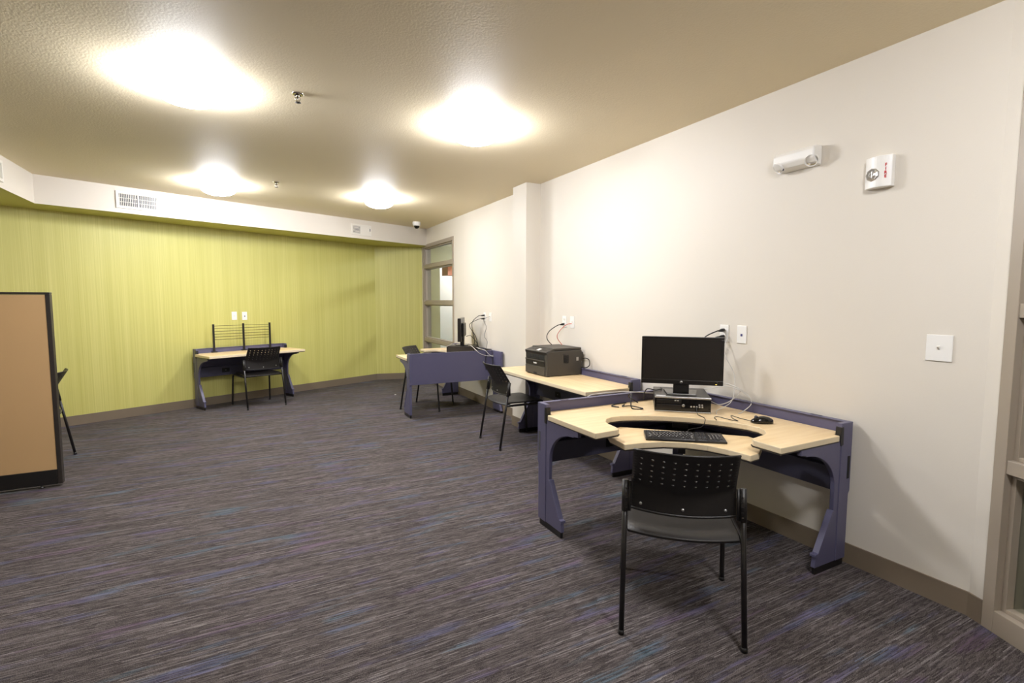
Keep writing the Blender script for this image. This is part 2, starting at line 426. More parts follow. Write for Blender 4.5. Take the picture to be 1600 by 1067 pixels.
# ---------------------------------------------------------------- ceiling items
def make_sprinkler(label):
    t = thing('fire_sprinkler', label, 'sprinkler', group='ceiling sprinklers')
    bm = bmesh.new(); lathe(bm, [(0, 0), (0.038, 0), (0.036, -0.006), (0.022, -0.012), (0.02, -0.004), (0, -0.004)], 28); obj('escutcheon', bm, 'chrome', t)
    bm = bmesh.new(); lathe(bm, [(0, -0.004), (0.011, -0.006), (0.011, -0.022), (0.007, -0.024), (0.006, -0.034), (0, -0.034)], 16)
    tube(bm, [(0.009, 0, -0.02), (0.014, 0, -0.035), (0.004, 0, -0.052)], 0.0022, 6, 4); tube(bm, [(-0.009, 0, -0.02), (-0.014, 0, -0.035), (-0.004, 0, -0.052)], 0.0022, 6, 4)
    tube(bm, [(0, 0, -0.034), (0, 0, -0.054)], 0.003, 8)
    obj('sprinkler_body', bm, 'chrome', t)
    bm = bmesh.new(); lathe(bm, [(0, -0.053), (0.017, -0.054), (0.018, -0.056), (0, -0.058)], 20); obj('deflector', bm, 'dark_trim', t)
    return t
s = make_sprinkler('chrome pendent sprinkler on ceiling between the two nearer dome lights'); s.location = (0.334, 3.50, C)
dup(s, (0.344, 6.15, C), 0, 'small chrome sprinkler on ceiling between the two farther dome lights')
t = thing('dome_camera', 'small white security camera with dark dome on ceiling in far corner', 'security camera', (2.52, 8.12, C))
bm = bmesh.new(); lathe(bm, [(0, 0), (0.062, 0), (0.066, -0.012), (0.064, -0.045), (0.052, -0.062), (0.046, -0.064), (0, -0.064)], 32); obj('housing', bm, 'white', t)
bm = bmesh.new(); lathe(bm, [(0.046, -0.06), (0.044, -0.078), (0.032, -0.098), (0.015, -0.108), (0, -0.110)], 28); obj('lens_dome', bm, 'gloss_black', t)

# ---------------------------------------------------------------- vents
def vent(label, P0, d, wd, ht, zc, style, group='soffit air grilles'):
    # local x along the soffit, +Y out of it
    rz = math.atan2(d[1], d[0])
    t = thing('air_vent', label, 'air vent', (P0[0], P0[1], zc), rz, group)
    a, b = wd/2, ht/2; o = -1      # the room is at local -Y
    bm = bmesh.new(); fr = 0.028
    for q in ((-a, a, -b, -b+fr), (-a, a, b-fr, b), (-a, -a+fr, -b+fr, b-fr), (a-fr, a, -b+fr, b-fr)):
        bx(bm, q[0], q[1], -0.014, 0.0, q[2], q[3])
    if style == 'two': bx(bm, -0.009, 0.009, -0.012, 0, -b+fr, b-fr)
    if style == 'half': bx(bm, -0.02, a-fr, -0.012, 0, -b+fr, b-fr)
    obj('grille_frame', bm, 'white_metal', t, 0.002)
    x1 = -0.02 if style == 'half' else a-fr
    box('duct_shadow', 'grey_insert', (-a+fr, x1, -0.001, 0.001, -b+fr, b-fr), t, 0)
    if style == 'half':
        for k in range(6):
            z = -b+fr+(k+0.5)*(ht-2*fr)/6; box('slat', 'white_metal', (-a+fr, x1, -0.011, -0.002, z-0.005, z+0.005), t, 0)
        box('lever', 'grey_insert', (a-0.032, a-0.026, -0.024, -0.012, -0.01, 0.03), t, 0.001)
    else:
        n = 22
        for k in range(n):
            x = -a+fr+(k+0.5)*(wd-2*fr)/n
            if abs(x) < 0.011 and style == 'two': continue
            box('slat', 'white_metal', (x-0.0032, x+0.0032, -0.012, -0.002, -b+fr, b-fr), t, 0)
        bm = bmesh.new()
        for z in (-0.022, 0.022): bx(bm, -a+fr, a-fr, -0.004, -0.001, z-0.003, z+0.003)
        obj('cross_bar', bm, 'white_metal', t)
    return t
SD = (SB-SA).normalized()
def son(px): return (SA + SD*px)
p = son(0.885); vent('wide white double air grille on the soffit above the green wall at left', (p.x, p.y), SD, 0.42, 0.19, 2.588, 'two')
p = son(3.82); vent('small white air grille with half its face blank, on the soffit at right', (p.x, p.y), SD, 0.36, 0.17, 2.578, 'half')
t = vent('white air grille on the left return of the soffit, cut by the photo edge', (SA.x, 5.98), (0, 1), 0.40, 0.19, 2.59, 'two')

# ---------------------------------------------------------------- wall plates
def plate(name, label, cat, loc, rz, style, group=None, w_=0.072, h_=0.118):
    t = thing(name, label, cat, loc, rz, group); a, b = w_/2, h_/2
    box('cover_plate', 'white', (-a, a, 0, 0.006, -b, b), t, 0.002)
    if style == 'outlet':
        for z in (0.022, -0.022):
            bm = bmesh.new(); prism(bm, [(0.017*math.cos(q*PI/12)*1.0, 0.0145*math.sin(q*PI/12)+z) for q in range(24)], 0.005, 0.009, fn=lambda a_, b_, h: (a_, h, b_))
            r = obj('receptacle', bm, 'white_metal', t)
            bm = bmesh.new()
            for xx in (-0.006, 0.006): bx(bm, xx-0.001, xx+0.001, 0.0088, 0.0094, z, z+0.008)
            obj('slot', bm, 'void', r)
    elif style == 'data':
        box('jack', 'blue_jack', (-0.007, 0.007, 0.0055, 0.0085, -0.012, 0.004), t, 0.001)
    elif style == 'blank':
        box('jack', 'white_metal', (-0.010, 0.010, 0.0055, 0.0085, -0.010, 0.010), t, 0.001)
    elif style == 'switch':
        bm = bmesh.new(); prism(bm, [(0.005, -0.010), (0.020, 0.006), (0.018, 0.011), (0.005, 0.010)], -0.004, 0.004, fn=lambda y, z, x: (x, y, z))
        obj('toggle', bm, 'white_metal', t, 0.001)
    return t
RW = PI/2
plate('light_switch', 'wide white plate with one toggle on the right wall near the window', 'light switch', (W, 1.163, 1.232), RW, 'switch', w_=0.105, h_=0.125)
plate('wall_outlet', 'white outlet with two black plugs behind the monitor on right wall', 'outlet', (W, 2.385, 1.232), RW, 'outlet', 'wall outlets')
plate('data_plate', 'white plate with a dark blue jack, right of the outlet with two plugs', 'data jack', (W, 2.245, 1.232), RW, 'data', 'wall data plates')
plate('wall_outlet', 'white outlet with one black plug above the printer', 'outlet', (W, 4.36, 1.24), RW, 'outlet', 'wall outlets')
plate('data_plate', 'white plate with red cable plugged in above the printer', 'data jack', (W, 4.22, 1.24), RW, 'blank', 'wall data plates')
plate('wall_outlet', 'white outlet with black plugs on wall above the far blue desk', 'outlet', (W, 6.33, 1.235), RW, 'outlet', 'wall outlets')
plate('data_plate', 'white data plate beside the outlet above the far blue desk', 'data jack', (W, 6.15, 1.235), RW, 'blank', 'wall data plates')
GR = math.atan2(-0.4246, -0.9054)      # +Y faces into the room from the green wall
def gw(x, off=0.0):
    f = (x-GB.x)/T.x; q = GB + T*f + Vector((0.4246, -0.9054, 0))*off; return q
q = gw(-0.148); plate('data_plate', 'left of two white plates on green wall above the wire rack', 'data jack', (q.x, q.y, 1.232), GR, 'blank', 'wall data plates')
q = gw(-0.018); plate('data_plate', 'right of two white plates on green wall above the wire rack, small blue jack', 'data jack', (q.x, q.y, 1.228), GR, 'data', 'wall data plates')
q = gw(0.50); plate('wall_outlet', 'small white outlet low on green wall beneath the desk end', 'outlet', (q.x, q.y, 0.43), GR, 'outlet', 'wall outlets')

# emergency light
t = thing('emergency_light', 'white emergency light with two lamp heads high on right wall', 'emergency light', (W, 1.895, 2.275), RW)
bm = bmesh.new()
prof = [(0, 0.058), (0.055, 0.058), (0.078, 0.035), (0.078, -0.01), (0.055, -0.035), (0, -0.052)]
prism(bm, prof, -0.125, 0.125, fn=lambda y, z, x: (x, y, z)); obj('housing', bm, 'white', t, 0.008, 3)
for s_ in (-1, 1):
    mt = Matrix.Translation((s_*0.098, 0.052, -0.022)) @ Matrix.Rotation(-s_*0.45, 4, 'Z') @ Matrix.Rotation(-2.2, 4, 'X')
    bm = bmesh.new(); lathe(bm, [(0, -0.045), (0.022, -0.042), (0.036, -0.01), (0.037, 0.012), (0.033, 0.014), (0.030, 0.006)], 28, mt)
    h = obj('lamp_head', bm, 'white', t)
    bm = bmesh.new(); lathe(bm, [(0.031, 0.008), (0.020, -0.004), (0.008, -0.010), (0.007, 0.002), (0, 0.003)], 24, mt)
    obj('reflector', bm, 'chrome', h)
box('indicator', 'grey_insert', (0.062, 0.074, 0.058, 0.064, -0.048, -0.036), t, 0.001)
# fire strobe
t = thing('fire_alarm_strobe', 'white wall strobe with clear lens and red FIRE lettering', 'fire alarm', (W, 1.458, 2.112), RW)
bm = bmesh.new()
arc = [(-0.062+0.124*k/10, 0.030+0.022*math.sin(PI*k/10)) for k in range(11)]
prism(bm, [(-0.062, 0)]+arc+[(0.062, 0)], -0.078, 0.078); obj('housing', bm, 'white', t, 0.003)
mt = Matrix.Translation((0.018, 0.050, -0.012)) @ Matrix.Rotation(-PI/2, 4, 'X')
bm = bmesh.new(); lathe(bm, [(0.033, -0.010), (0.033, 0.001), (0.028, 0.006), (0.018, 0.003), (0.012, 0.007), (0, 0.004)], 9, mt, False); r = obj('strobe_lens', bm, 'silver', t)
bm = bmesh.new(); bx(bm, 0.014, 0.022, 0.052, 0.0585, -0.030, 0.006); obj('flash_tube', bm, 'silver', r, 0.002)
for k, ch in enumerate('FIRE'):
    text_obj('letter', ch, 0.020, 'red', t, (-0.040, 0.0455, 0.028-0.019*k), FACEY, bold=0.0006, label='red letter ' + ch)
box('screw', 'grey_insert', (0.012, 0.018, 0.047, 0.0495, -0.066, -0.060), t, 0.001)

# ---------------------------------------------------------------- desks
ZS = 0.738; THK = 0.032; ZR = 0.802
def arcpts(cx, cz, r0, r1, a0, a1, n=12):
    return [(cx+r0*math.cos(a0+(a1-a0)*k/n), cz+r1*math.sin(a0+(a1-a0)*k/n)) for k in range(n+1)]
def leg_panel(parent, conv, outer, ins='grey_insert'):
    """C shaped end panel. conv(d, z, t): d forward, z up, t thickness 0..1 (outer face = outer)"""
    zt = ZS-THK
    bm = bmesh.new()                      # rear post
    prism(bm, [(0.012, 0.04), (0.012, 0.40), (0.0, 0.42), (0.0, ZR), (0.10, ZR), (0.10, 0.04)], 0, 1, fn=conv)
    post = obj('leg_panel', bm, 'slate', parent, 0.003)
    bm = bmesh.new()                      # curved bracket and foot
    pts = [(0.1, 0.04), (0.1, zt)]
    pts += [(0.44, zt), (0.445, zt-0.035), (0.40, zt-0.04)]
    pts += arcpts(0.40, 0.46, 0.26, 0.20, PI/2, PI, 12)
    pts += [(0.138, 0.33), (0.165, 0.27), (0.255, 0.105), (0.275, 0.10), (0.282, 0.04)]
    prism(bm, pts, 0.12, 0.88, fn=conv); obj('curved_bracket', bm, 'slate', post, 0.004)
    bm = bmesh.new()                      # raised lip on the foot
    prism(bm, [(0.138, 0.33), (0.15, 0.33), (0.262, 0.118), (0.286, 0.116), (0.286, 0.10), (0.255, 0.098)], -0.05, 1.05, fn=conv); obj('foot_lip', bm, 'slate', post, 0.002)
    bm = bmesh.new(); prism(bm, [(0.02, 0.0), (0.272, 0.0), (0.272, 0.04), (0.02, 0.04)], 0.2, 0.8, fn=conv); obj('glide', bm, 'black', post, 0.003)
    bm = bmesh.new(); prism(bm, [(0.082, ZS-0.055), (0.104, ZS-0.06), (0.112, ZS-0.03), (0.106, ZR-0.02), (0.084, ZR-0.02)], -0.03, 1.03, fn=conv); obj('slot_cover', bm, 'black', post, 0.002)
    bm = bmesh.new(); a, b = (-0.04, 0.0) if outer == 0 else (1.0, 1.04)
    prism(bm, [(0.014, 0.49), (0.036, 0.49), (0.036, 0.615), (0.014, 0.615)], a, b, fn=conv); obj('side_insert', bm, ins, post)
    return post
def back_run(parent, conv, s0, s1, outlets, zlow=0.415):
    """conv(s, d, z)"""
    def cb(bm, a, b, d0, d1, z0, z1): prism(bm, [(a, d0), (b, d0), (b, d1), (a, d1)], z0, z1, fn=conv)
    bm = bmesh.new(); cb(bm, s0, s1, 0.002, 0.024, zlow, ZR-0.004); r = obj('back_panel', bm, 'slate', parent, 0.002)
    bm = bmesh.new(); cb(bm, s0, s1, 0.0, 0.034, ZR-0.006, ZR); obj('rail_cap', bm, 'slate', r, 0.002)
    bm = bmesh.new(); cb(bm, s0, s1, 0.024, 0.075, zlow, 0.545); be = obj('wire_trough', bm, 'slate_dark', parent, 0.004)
    for s in outlets:
        bm = bmesh.new(); cb(bm, s-0.05, s+0.05, 0.074, 0.078, 0.455, 0.515); o_ = obj('power_port', bm, 'void', be, 0.002)
        bm = bmesh.new(); cb(bm, s-0.006, s+0.006, 0.078, 0.079, 0.482, 0.490); obj('port_mark', bm, 'silver', o_)
    for s in (s0+0.16, s1-0.16):
        bm = bmesh.new(); cb(bm, s-0.03, s+0.03, 0.012, 0.03, ZR, ZR+0.003); obj('rail_clip', bm, 'slate_dark', r, 0.001)
    return r
def surface(parent, pts, z=ZS, name='worksurface'):
    bm = bmesh.new(); prism(bm, pts, z-THK, z, side_mat=1); o = obj(name, bm, 'maple', parent, 0.004, 2, mats=['maple', 'edge'])
    bm = bmesh.new()      # dark groove line below the edge band
    cx_ = sum(p_[0] for p_ in pts)/len(pts); cy_ = sum(p_[1] for p_ in pts)/len(pts)
    prism(bm, [(a+(cx_-a)*0.006, b+(cy_-b)*0.006) for a, b in pts], z-THK-0.006, z-THK); obj('backing_sheet', bm, 'dark_trim', o)
    return o
def corner_desk(label, loc, rz, ex=1.25, ey=1.25):
    t = thing('corner_desk', label, 'desk', loc, rz, 'slate blue corner desks'); E_ = 1.25
    half = [(0.03, 0.03), (1.215, 0.03), (1.215, 0.12), (1.25, 0.12), (1.25, 0.612), (1.09, 0.605), (1.066, 0.585), (1.046, 0.46), (1.03, 0.42),
            (0.985, 0.37), (0.93, 0.345), (0.86, 0.347), (0.78, 0.375), (0.70, 0.415), (0.62, 0.468), (0.555, 0.525)]
    pts = half + [(b, a) for a, b in half[::-1]][:-1]
    pts = [(a+(ex-1.25)*(a > 1.02), b+(ey-1.25)*(b > 1.02)) for a, b in pts]
    surface(t, pts)
    back_run(t, lambda s, d, z: (s, d, z), 0.0, ex-0.03, [0.70])
    back_run(t, lambda s, d, z: (d, s, z), 0.034, ey-0.03, [0.66])
    leg_panel(t, lambda d, z, h: (ex-0.03+0.03*h, d, z), 1)
    leg_panel(t, lambda d, z, h: (d, ey-0.03+0.03*h, z), 1, 'void' if rz > 3 else 'grey_insert')
    k = math.sqrt(0.5)
    if ex != 1.25: return t
    # corner leg on the diagonal
    bm = bmesh.new()
    fn = lambda d, z, h: ((d*k+(h-0.5)*0.09*k)+0.05, (d*k-(h-0.5)*0.09*k)+0.05, z)
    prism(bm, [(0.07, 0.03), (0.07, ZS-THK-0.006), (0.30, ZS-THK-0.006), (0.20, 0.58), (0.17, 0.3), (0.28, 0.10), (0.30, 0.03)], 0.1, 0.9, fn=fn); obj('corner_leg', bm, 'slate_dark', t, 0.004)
    bm = bmesh.new(); prism(bm, [(0.09, 0), (0.27, 0), (0.27, 0.03), (0.09, 0.03)], 0.25, 0.75, fn=fn); obj('glide', bm, 'black', t)
    return t
def uv(u, v): k = math.sqrt(0.5); return ((u-v)*k, (u+v)*k)
DC = (2.90, 2.765)
TZ = 0.672
desk1 = corner_desk('large maple topped corner desk with keyboard tray, in front at right', (DC[0], DC[1], 0), PI)
tr = surface(desk1, [uv(0.86, -0.36), uv(0.92, -0.40), uv(1.05, -0.415), uv(1.12, -0.395), uv(1.25, -0.30), uv(1.185, -0.21), uv(1.13, -0.10), uv(1.11, 0.02), uv(1.13, 0.13), uv(1.18, 0.23),
                     uv(1.262, 0.325), uv(1.20, 0.375), uv(1.06, 0.41), uv(0.92, 0.41), uv(0.86, 0.37)], TZ, 'keyboard_tray')
k = math.sqrt(0.5)
bm = bmesh.new(); fn = lambda u, v, z: (*uv(u, v), z)
prism(bm, [(0.55, -0.09), (1.02, -0.09), (1.02, 0.09), (0.55, 0.09)], TZ-THK-0.03, TZ-THK-0.007, fn=fn)
prism(bm, [(0.55, -0.05), (0.62, -0.05), (0.62, 0.05), (0.55, 0.05)], TZ-THK-0.03, ZS-THK-0.007, fn=fn)
prism(bm, [(0.98, -0.02), (1.05, -0.02), (1.05, 0.02), (0.98, 0.02)], TZ-THK-0.05, TZ-THK-0.007, fn=fn)
obj('tray_arm', bm, 'black', desk1, 0.003)
FD = (2.90, 5.985)
desk3 = corner_desk('far corner desk seen from behind, broad slate blue back panel', (FD[0], FD[1], 0), PI/2, 1.29, 1.155)
# end leg of the far desk beside the wall: local x = world +Y, local y = world -X
bm = bmesh.new(); prism(bm, [(-0.245, 0.03), (-0.20, 0.12), (-0.10, 0.40), (-0.245, 0.44), (-0.245, ZR), (-0.002, ZR), (-0.002, 0.03)], 0.0, 0.028, fn=lambda a, z, h: (a, h, z)); wp = obj('wall_side_panel', bm, 'slate', desk3, 0.003)
bm = bmesh.new(); bx(bm, -0.23, -0.02, 0.006, 0.022, 0, 0.03); obj('glide', bm, 'black', wp)
def straight_desk(label, loc, rz, L_, dep, left_over=0.0, right_over=0.0):
    t = thing('straight_desk', label, 'desk', loc, rz, 'straight maple topped desks')
    surface(t, [(0.03, 0.03), (L_-0.03, 0.03), (L_-0.03, 0.12), (L_+right_over, 0.12), (L_+right_over, dep), (-left_over, dep), (-left_over, 0.12), (0.03, 0.12)])
    back_run(t, lambda s, d, z: (s, d, z), 0.03, L_-0.03, [L_*0.7])
    leg_panel(t, lambda d, z, h: (0.03-0.03*h, d, z), 1)
    leg_panel(t, lambda d, z, h: (L_-0.03+0.03*h, d, z), 1)
    return t
desk2 = straight_desk('long maple topped desk on right wall carrying the printer', (2.905, 3.19, 0), PI/2, 1.64, 0.565)
go = gw(0.46, 0.075)
desk4 = straight_desk('small maple topped desk with wire rack against the green wall', (go.x, go.y, 0), GR, 1.26, 0.56, 0.03, 0.02)

# wire rack that stands on the green wall desk
t = thing('wire_rack', 'black wire divider rack standing on the desk by the green wall', 'rack', (go.x, go.y, ZR), GR)
ps = [1.005, 0.605, 0.222]
for x in ps:
    bm = bmesh.new(); bx(bm, x-0.012, x+0.012, 0.03, 0.048, -0.05, 0.325); bx(bm, x-0.035, x+0.035, 0.02, 0.06, -0.0645, -0.05); obj('post', bm, 'black', t, 0.002)
for z in (0.30, 0.262, 0.224, 0.186, 0.148, 0.110):
    bm = bmesh.new(); tube(bm, [(ps[0], 0.039, z), (ps[2], 0.039, z)], 0.0028, 6); obj('wire', bm, 'black', t)

# ---------------------------------------------------------------- chairs
def make_chair(label):
    t = thing('perforated_chair', label, 'chair', group='black perforated chairs')
    hw, rear = 0.250, -0.275
    def zc(u): return 0.655-0.035*(1-u*u)
    def back(u, v):
        z = 0.530 + 0.292*v; q = z-zc(u); sft = 0.012
        a = (q+math.sqrt(q*q+sft*sft))/2
        return Vector((u*(0.222-0.010*v), rear+0.125-0.035*(1-u*u)-0.62*a, z - 0.010*(1-u*u)*(1-v)))
    bm = bmesh.new(); NX, NZ_ = 19, 20; cache = {}
    def vt(a, b):
        key = (round(a*4), round(b*4))
        if key not in cache: cache[key] = bm.verts.new(back(-1+2*a/NX, b/NZ_))
        return cache[key]
    for i in range(NX):
        for j in range(NZ_):
            ring = [(i, j), (i+.5, j), (i+1, j), (i+1, j+.5), (i+1, j+1), (i+.5, j+1), (i, j+1), (i, j+.5)]
            V8 = [vt(*q_) for q_ in ring]
            ci, cj = i+.5, j+.5
            hole = (i % 2 == 1) and (j in (9, 11, 13, 15, 17)) and i < NX-1
            if j == 14 and False: hole = False
            if hole:
                hv = [bm.verts.new(back(-1+2*(ci+(q_[0]-ci)*(0.52 if abs(q_[0]-ci)+abs(q_[1]-cj) < 0.6 else 0.38))/NX, (cj+(q_[1]-cj)*(0.62 if abs(q_[0]-ci)+abs(q_[1]-cj) < 0.6 else 0.45))/NZ_)) for q_ in ring]
                for k_ in range(8): bm.faces.new((V8[k_], V8[(k_+1) % 8], hv[(k_+1) % 8], hv[k_]))
            else: bm.faces.new(V8)
    for f in bm.faces: f.smooth = True
    bk = obj('backrest', bm, 'chair_black', t, solid=0.007)
    bm = bmesh.new()
    edge = [back(-1+2*k_/18, 0)+Vector((0, -0.002, -0.002)) for k_ in range(19)]; tube(bm, edge, 0.0065, 6)
    obj('lower_rim', bm, 'chair_black', bk); bm = bmesh.new()
    edge = [back(-1+2*k_/18, 1) for k_ in range(19)]; tube(bm, edge, 0.0048, 6)
    obj('upper_rim', bm, 'chair_black', bk)
    for u in (-0.8, 0.0, 0.8):
        p_ = back(u, 0.09); mt = Matrix.Translation(p_+Vector((0, -0.003, 0))) @ Matrix.Rotation(PI/2, 4, 'X')
        bm = bmesh.new(); lathe(bm, [(0.007, 0), (0.006, 0.004), (0, 0.0055)], 12, mt); obj('rivet', bm, 'silver', bk)
    # seat
    bm = bmesh.new(); NXs, NYs = 14, 16; g = []
    for j in range(NYs+1):
        v = j/NYs; row = []
        for i in range(NXs+1):
            u = -1+2*i/NXs
            y0 = rear+0.075-0.045*(1-u*u); y1 = 0.265+0.015*(1-u*u); y = y0+(y1-y0)*v
            z = 0.452 - 0.014*(1-u*u)*math.sin(PI*min(1, v*1.1)) - 0.055*max(0, (v-0.82)/0.18)**2 - 0.016*max(0, (0.12-v)/0.12)**2
            wd_ = 0.232 - 0.006*v - 0.03*max(0, (v-0.88)/0.12)**2
            row.append(bm.verts.new((u*wd_, y, z)))
        g.append(row)
    for j in range(NYs):
        for i in range(NXs): bm.faces.new((g[j][i], g[j][i+1], g[j+1][i+1], g[j+1][i])).smooth = True
    obj('seat', bm, 'chair_black', t, solid=0.014, bevel=0.003)
    for s_ in (-1, 1):
        # rear leg: one straight tube from foot to backrest clamp
        bm = bmesh.new(); a = Vector((s_*hw, rear, 0.004)); b = Vector((s_*(hw-0.006), rear+0.105, 0.652)); tube(bm, [a, b], 0.0115, 12)
        lg = obj('leg', bm, 'chair_tube', t)
        bm = bmesh.new(); c1 = a.lerp(b, 0.80); tube(bm, [c1, b+Vector((0, 0.001, 0.006))], 0.0145, 12)
        inn = Vector((-s_*0.018, 0.006, 0)); tube(bm, [c1+inn, b+inn], 0.008, 8)
        obj('back_clamp', bm, 'chair_black', lg)
        for k_ in range(5):
            p_ = c1.lerp(b, 0.15+0.16*k_)+Vector((-s_*0.006, -0.0145, 0)); bm = bmesh.new(); bx(bm, p_.x-0.005, p_.x+0.005, p_.y-0.002, p_.y+0.003, p_.z-0.002, p_.z+0.002); obj('rib', bm, 'printer_dark', lg)
        bm = bmesh.new(); tube(bm, [a+Vector((0, 0, -0.004)), a+Vector((0, 0.002, 0.016))], 0.0135, 10); obj('foot_cap', bm, 'black', lg)
        # front leg bends back under the seat as a side rail
        bm = bmesh.new(); path = [(s_*0.255, 0.285, 0.004), (s_*0.246, 0.258, 0.34), (s_*0.243, 0.246, 0.405), (s_*0.243, 0.215, 0.428), (s_*0.245, 0.05, 0.430), (s_*(hw-0.004), rear+0.068, 0.43)]
        P = smooth_path(path, 6); tube(bm, P, 0.0115, 10); lg = obj('leg', bm, 'chair_tube', t)
        bm = bmesh.new(); tube(bm, [(s_*0.255, 0.285, 0.0), (s_*0.2545, 0.2835, 0.02)], 0.0135, 10); obj('foot_cap', bm, 'black', lg)
    bm = bmesh.new(); tube(bm, [(-0.24, 0.20, 0.424), (0.24, 0.20, 0.424)], 0.009, 8); tube(bm, [(-0.245, -0.14, 0.424), (0.245, -0.14, 0.424)], 0.009, 8)
    obj('seat_support', bm, 'chair_tube', t)
    return t
ch = make_chair('black perforated chair in front, back to us, at the corner desk with keyboard')
def aim(o, loc, fx, fy): o.location = (*loc, 0); o.rotation_euler = (0, 0, math.atan2(fy, fx)-PI/2)
aim(ch, (1.772, 1.672), 0.655, 0.755)
def put(loc, fx, fy, label): dup(ch, (*loc, 0), math.atan2(fy, fx)-PI/2, label)
put((2.425, 4.545), 0.999, -0.03, 'black perforated chair in profile facing the printer desk')
put((2.165, 6.60), 0.745, -0.667, 'black chair behind the slate blue panel, only its top and legs showing')
put((0.125, 7.80), -0.33, 0.944, 'black perforated chair pulled up to the desk on the green wall')
put((-1.745, 5.79), -1.0, 0.0, 'black chair mostly hidden behind the tan partition at left')

# ---------------------------------------------------------------- partition
t = thing('tan_partition', 'tan tackable partition panel with dark frame at the left edge', 'partition', (-1.315, 5.045, 0), 0)
PX0 = -1.25; PH = 1.51
box('tack_panel', 'tan', (PX0+0.03, -0.028, 0.003, 0.047, 0.135, PH-0.02), t, 0.002)
bm = bmesh.new(); bx(bm, PX0, 0, -0.002, 0.052, PH-0.018, PH); bx(bm, -0.028, 0, -0.002, 0.052, 0.02, PH-0.018); bx(bm, PX0, PX0+0.03, -0.002, 0.052, 0.02, PH-0.018)
obj('panel_frame', bm, 'dark_trim', t, 0.003)
box('kick_plate', 'black', (PX0+0.03, -0.028, -0.004, 0.054, 0.02, 0.135), t, 0.003)
for x in (-0.13, -1.15):
    bm = bmesh.new(); lathe(bm, [(0, 0), (0.018, 0), (0.018, 0.008), (0.006, 0.012), (0.006, 0.03)], 16, Matrix.Translation((x, 0.012, 0))); obj('levelling_foot', bm, 'black', t)

# ---------------------------------------------------------------- computers
def make_pc(label, loc, rz):
    """front faces local -Y"""
    t = thing('desktop_computer', label, 'computer', loc, rz, 'small black desktop computers'); a, d = 0.1725, 0.19
    box('case', 'printer_dark', (-a, a, -d+0.012, d, 0.004, 0.100), t, 0.003)
    bm = bmesh.new()
    for x in (-0.14, 0.14):
        for y in (-0.14, 0.14): bx(bm, x-0.012, x+0.012, y-0.012, y+0.012, 0, 0.005)
    obj('feet', bm, 'black', t)
    f = box('front_panel', 'gloss_black', (-a, a, -d, -d+0.012, 0.008, 0.090), t, 0.002)
    box('silver_strip', 'silver', (-a, a, -d-0.003, -d+0.012, 0.090, 0.101), t, 0.002)
    box('lower_strip', 'silver', (-a, a, -d-0.002, -d+0.012, 0.002, 0.008), t, 0.001)
    box('optical_drive', 'bezel', (-a+0.012, -0.008, -d-0.002, -d, 0.058, 0.082), f, 0.001)
    box('card_slot', 'bezel', (-a+0.012, -0.008, -d-0.0015, -d, 0.020, 0.050), f, 0.001)
    for k_ in range(2): box('badge', 'silver', (-0.05+0.016*k_, -0.039+0.016*k_, -d-0.003, -d-0.001, 0.073, 0.080), f, 0.001)
    mt = Matrix.Translation((0.006, -d, 0.046)) @ Matrix.Rotation(PI/2, 4, 'X')
    bm = bmesh.new(); lathe(bm, [(0.0095, 0), (0.009, 0.003), (0, 0.0035)], 20, mt); lg = obj('logo', bm, 'silver', t)
    text_obj('logo_letters', 'hp', 0.013, 'gloss_black', lg, (0.006, -d-0.0038, 0.048), (PI/2, 0, 0), shear=0.3)
    for k_ in range(5): box('port', 'silver', (0.048+0.017*k_, 0.058+0.017*k_, -d-0.0012, -d, 0.036, 0.046), f, 0.0005)
    for k_ in range(2): box('port', 'silver', (0.098+0.016*k_, 0.108+0.016*k_, -d-0.0014, -d, 0.050, 0.058), f, 0.0005)
    bm = bmesh.new(); bx(bm, -a+0.01, -a+0.07, -d+0.02, -d+0.045, 0.1, 0.1006); obj('label_sticker', bm, 'white', t)
    return t
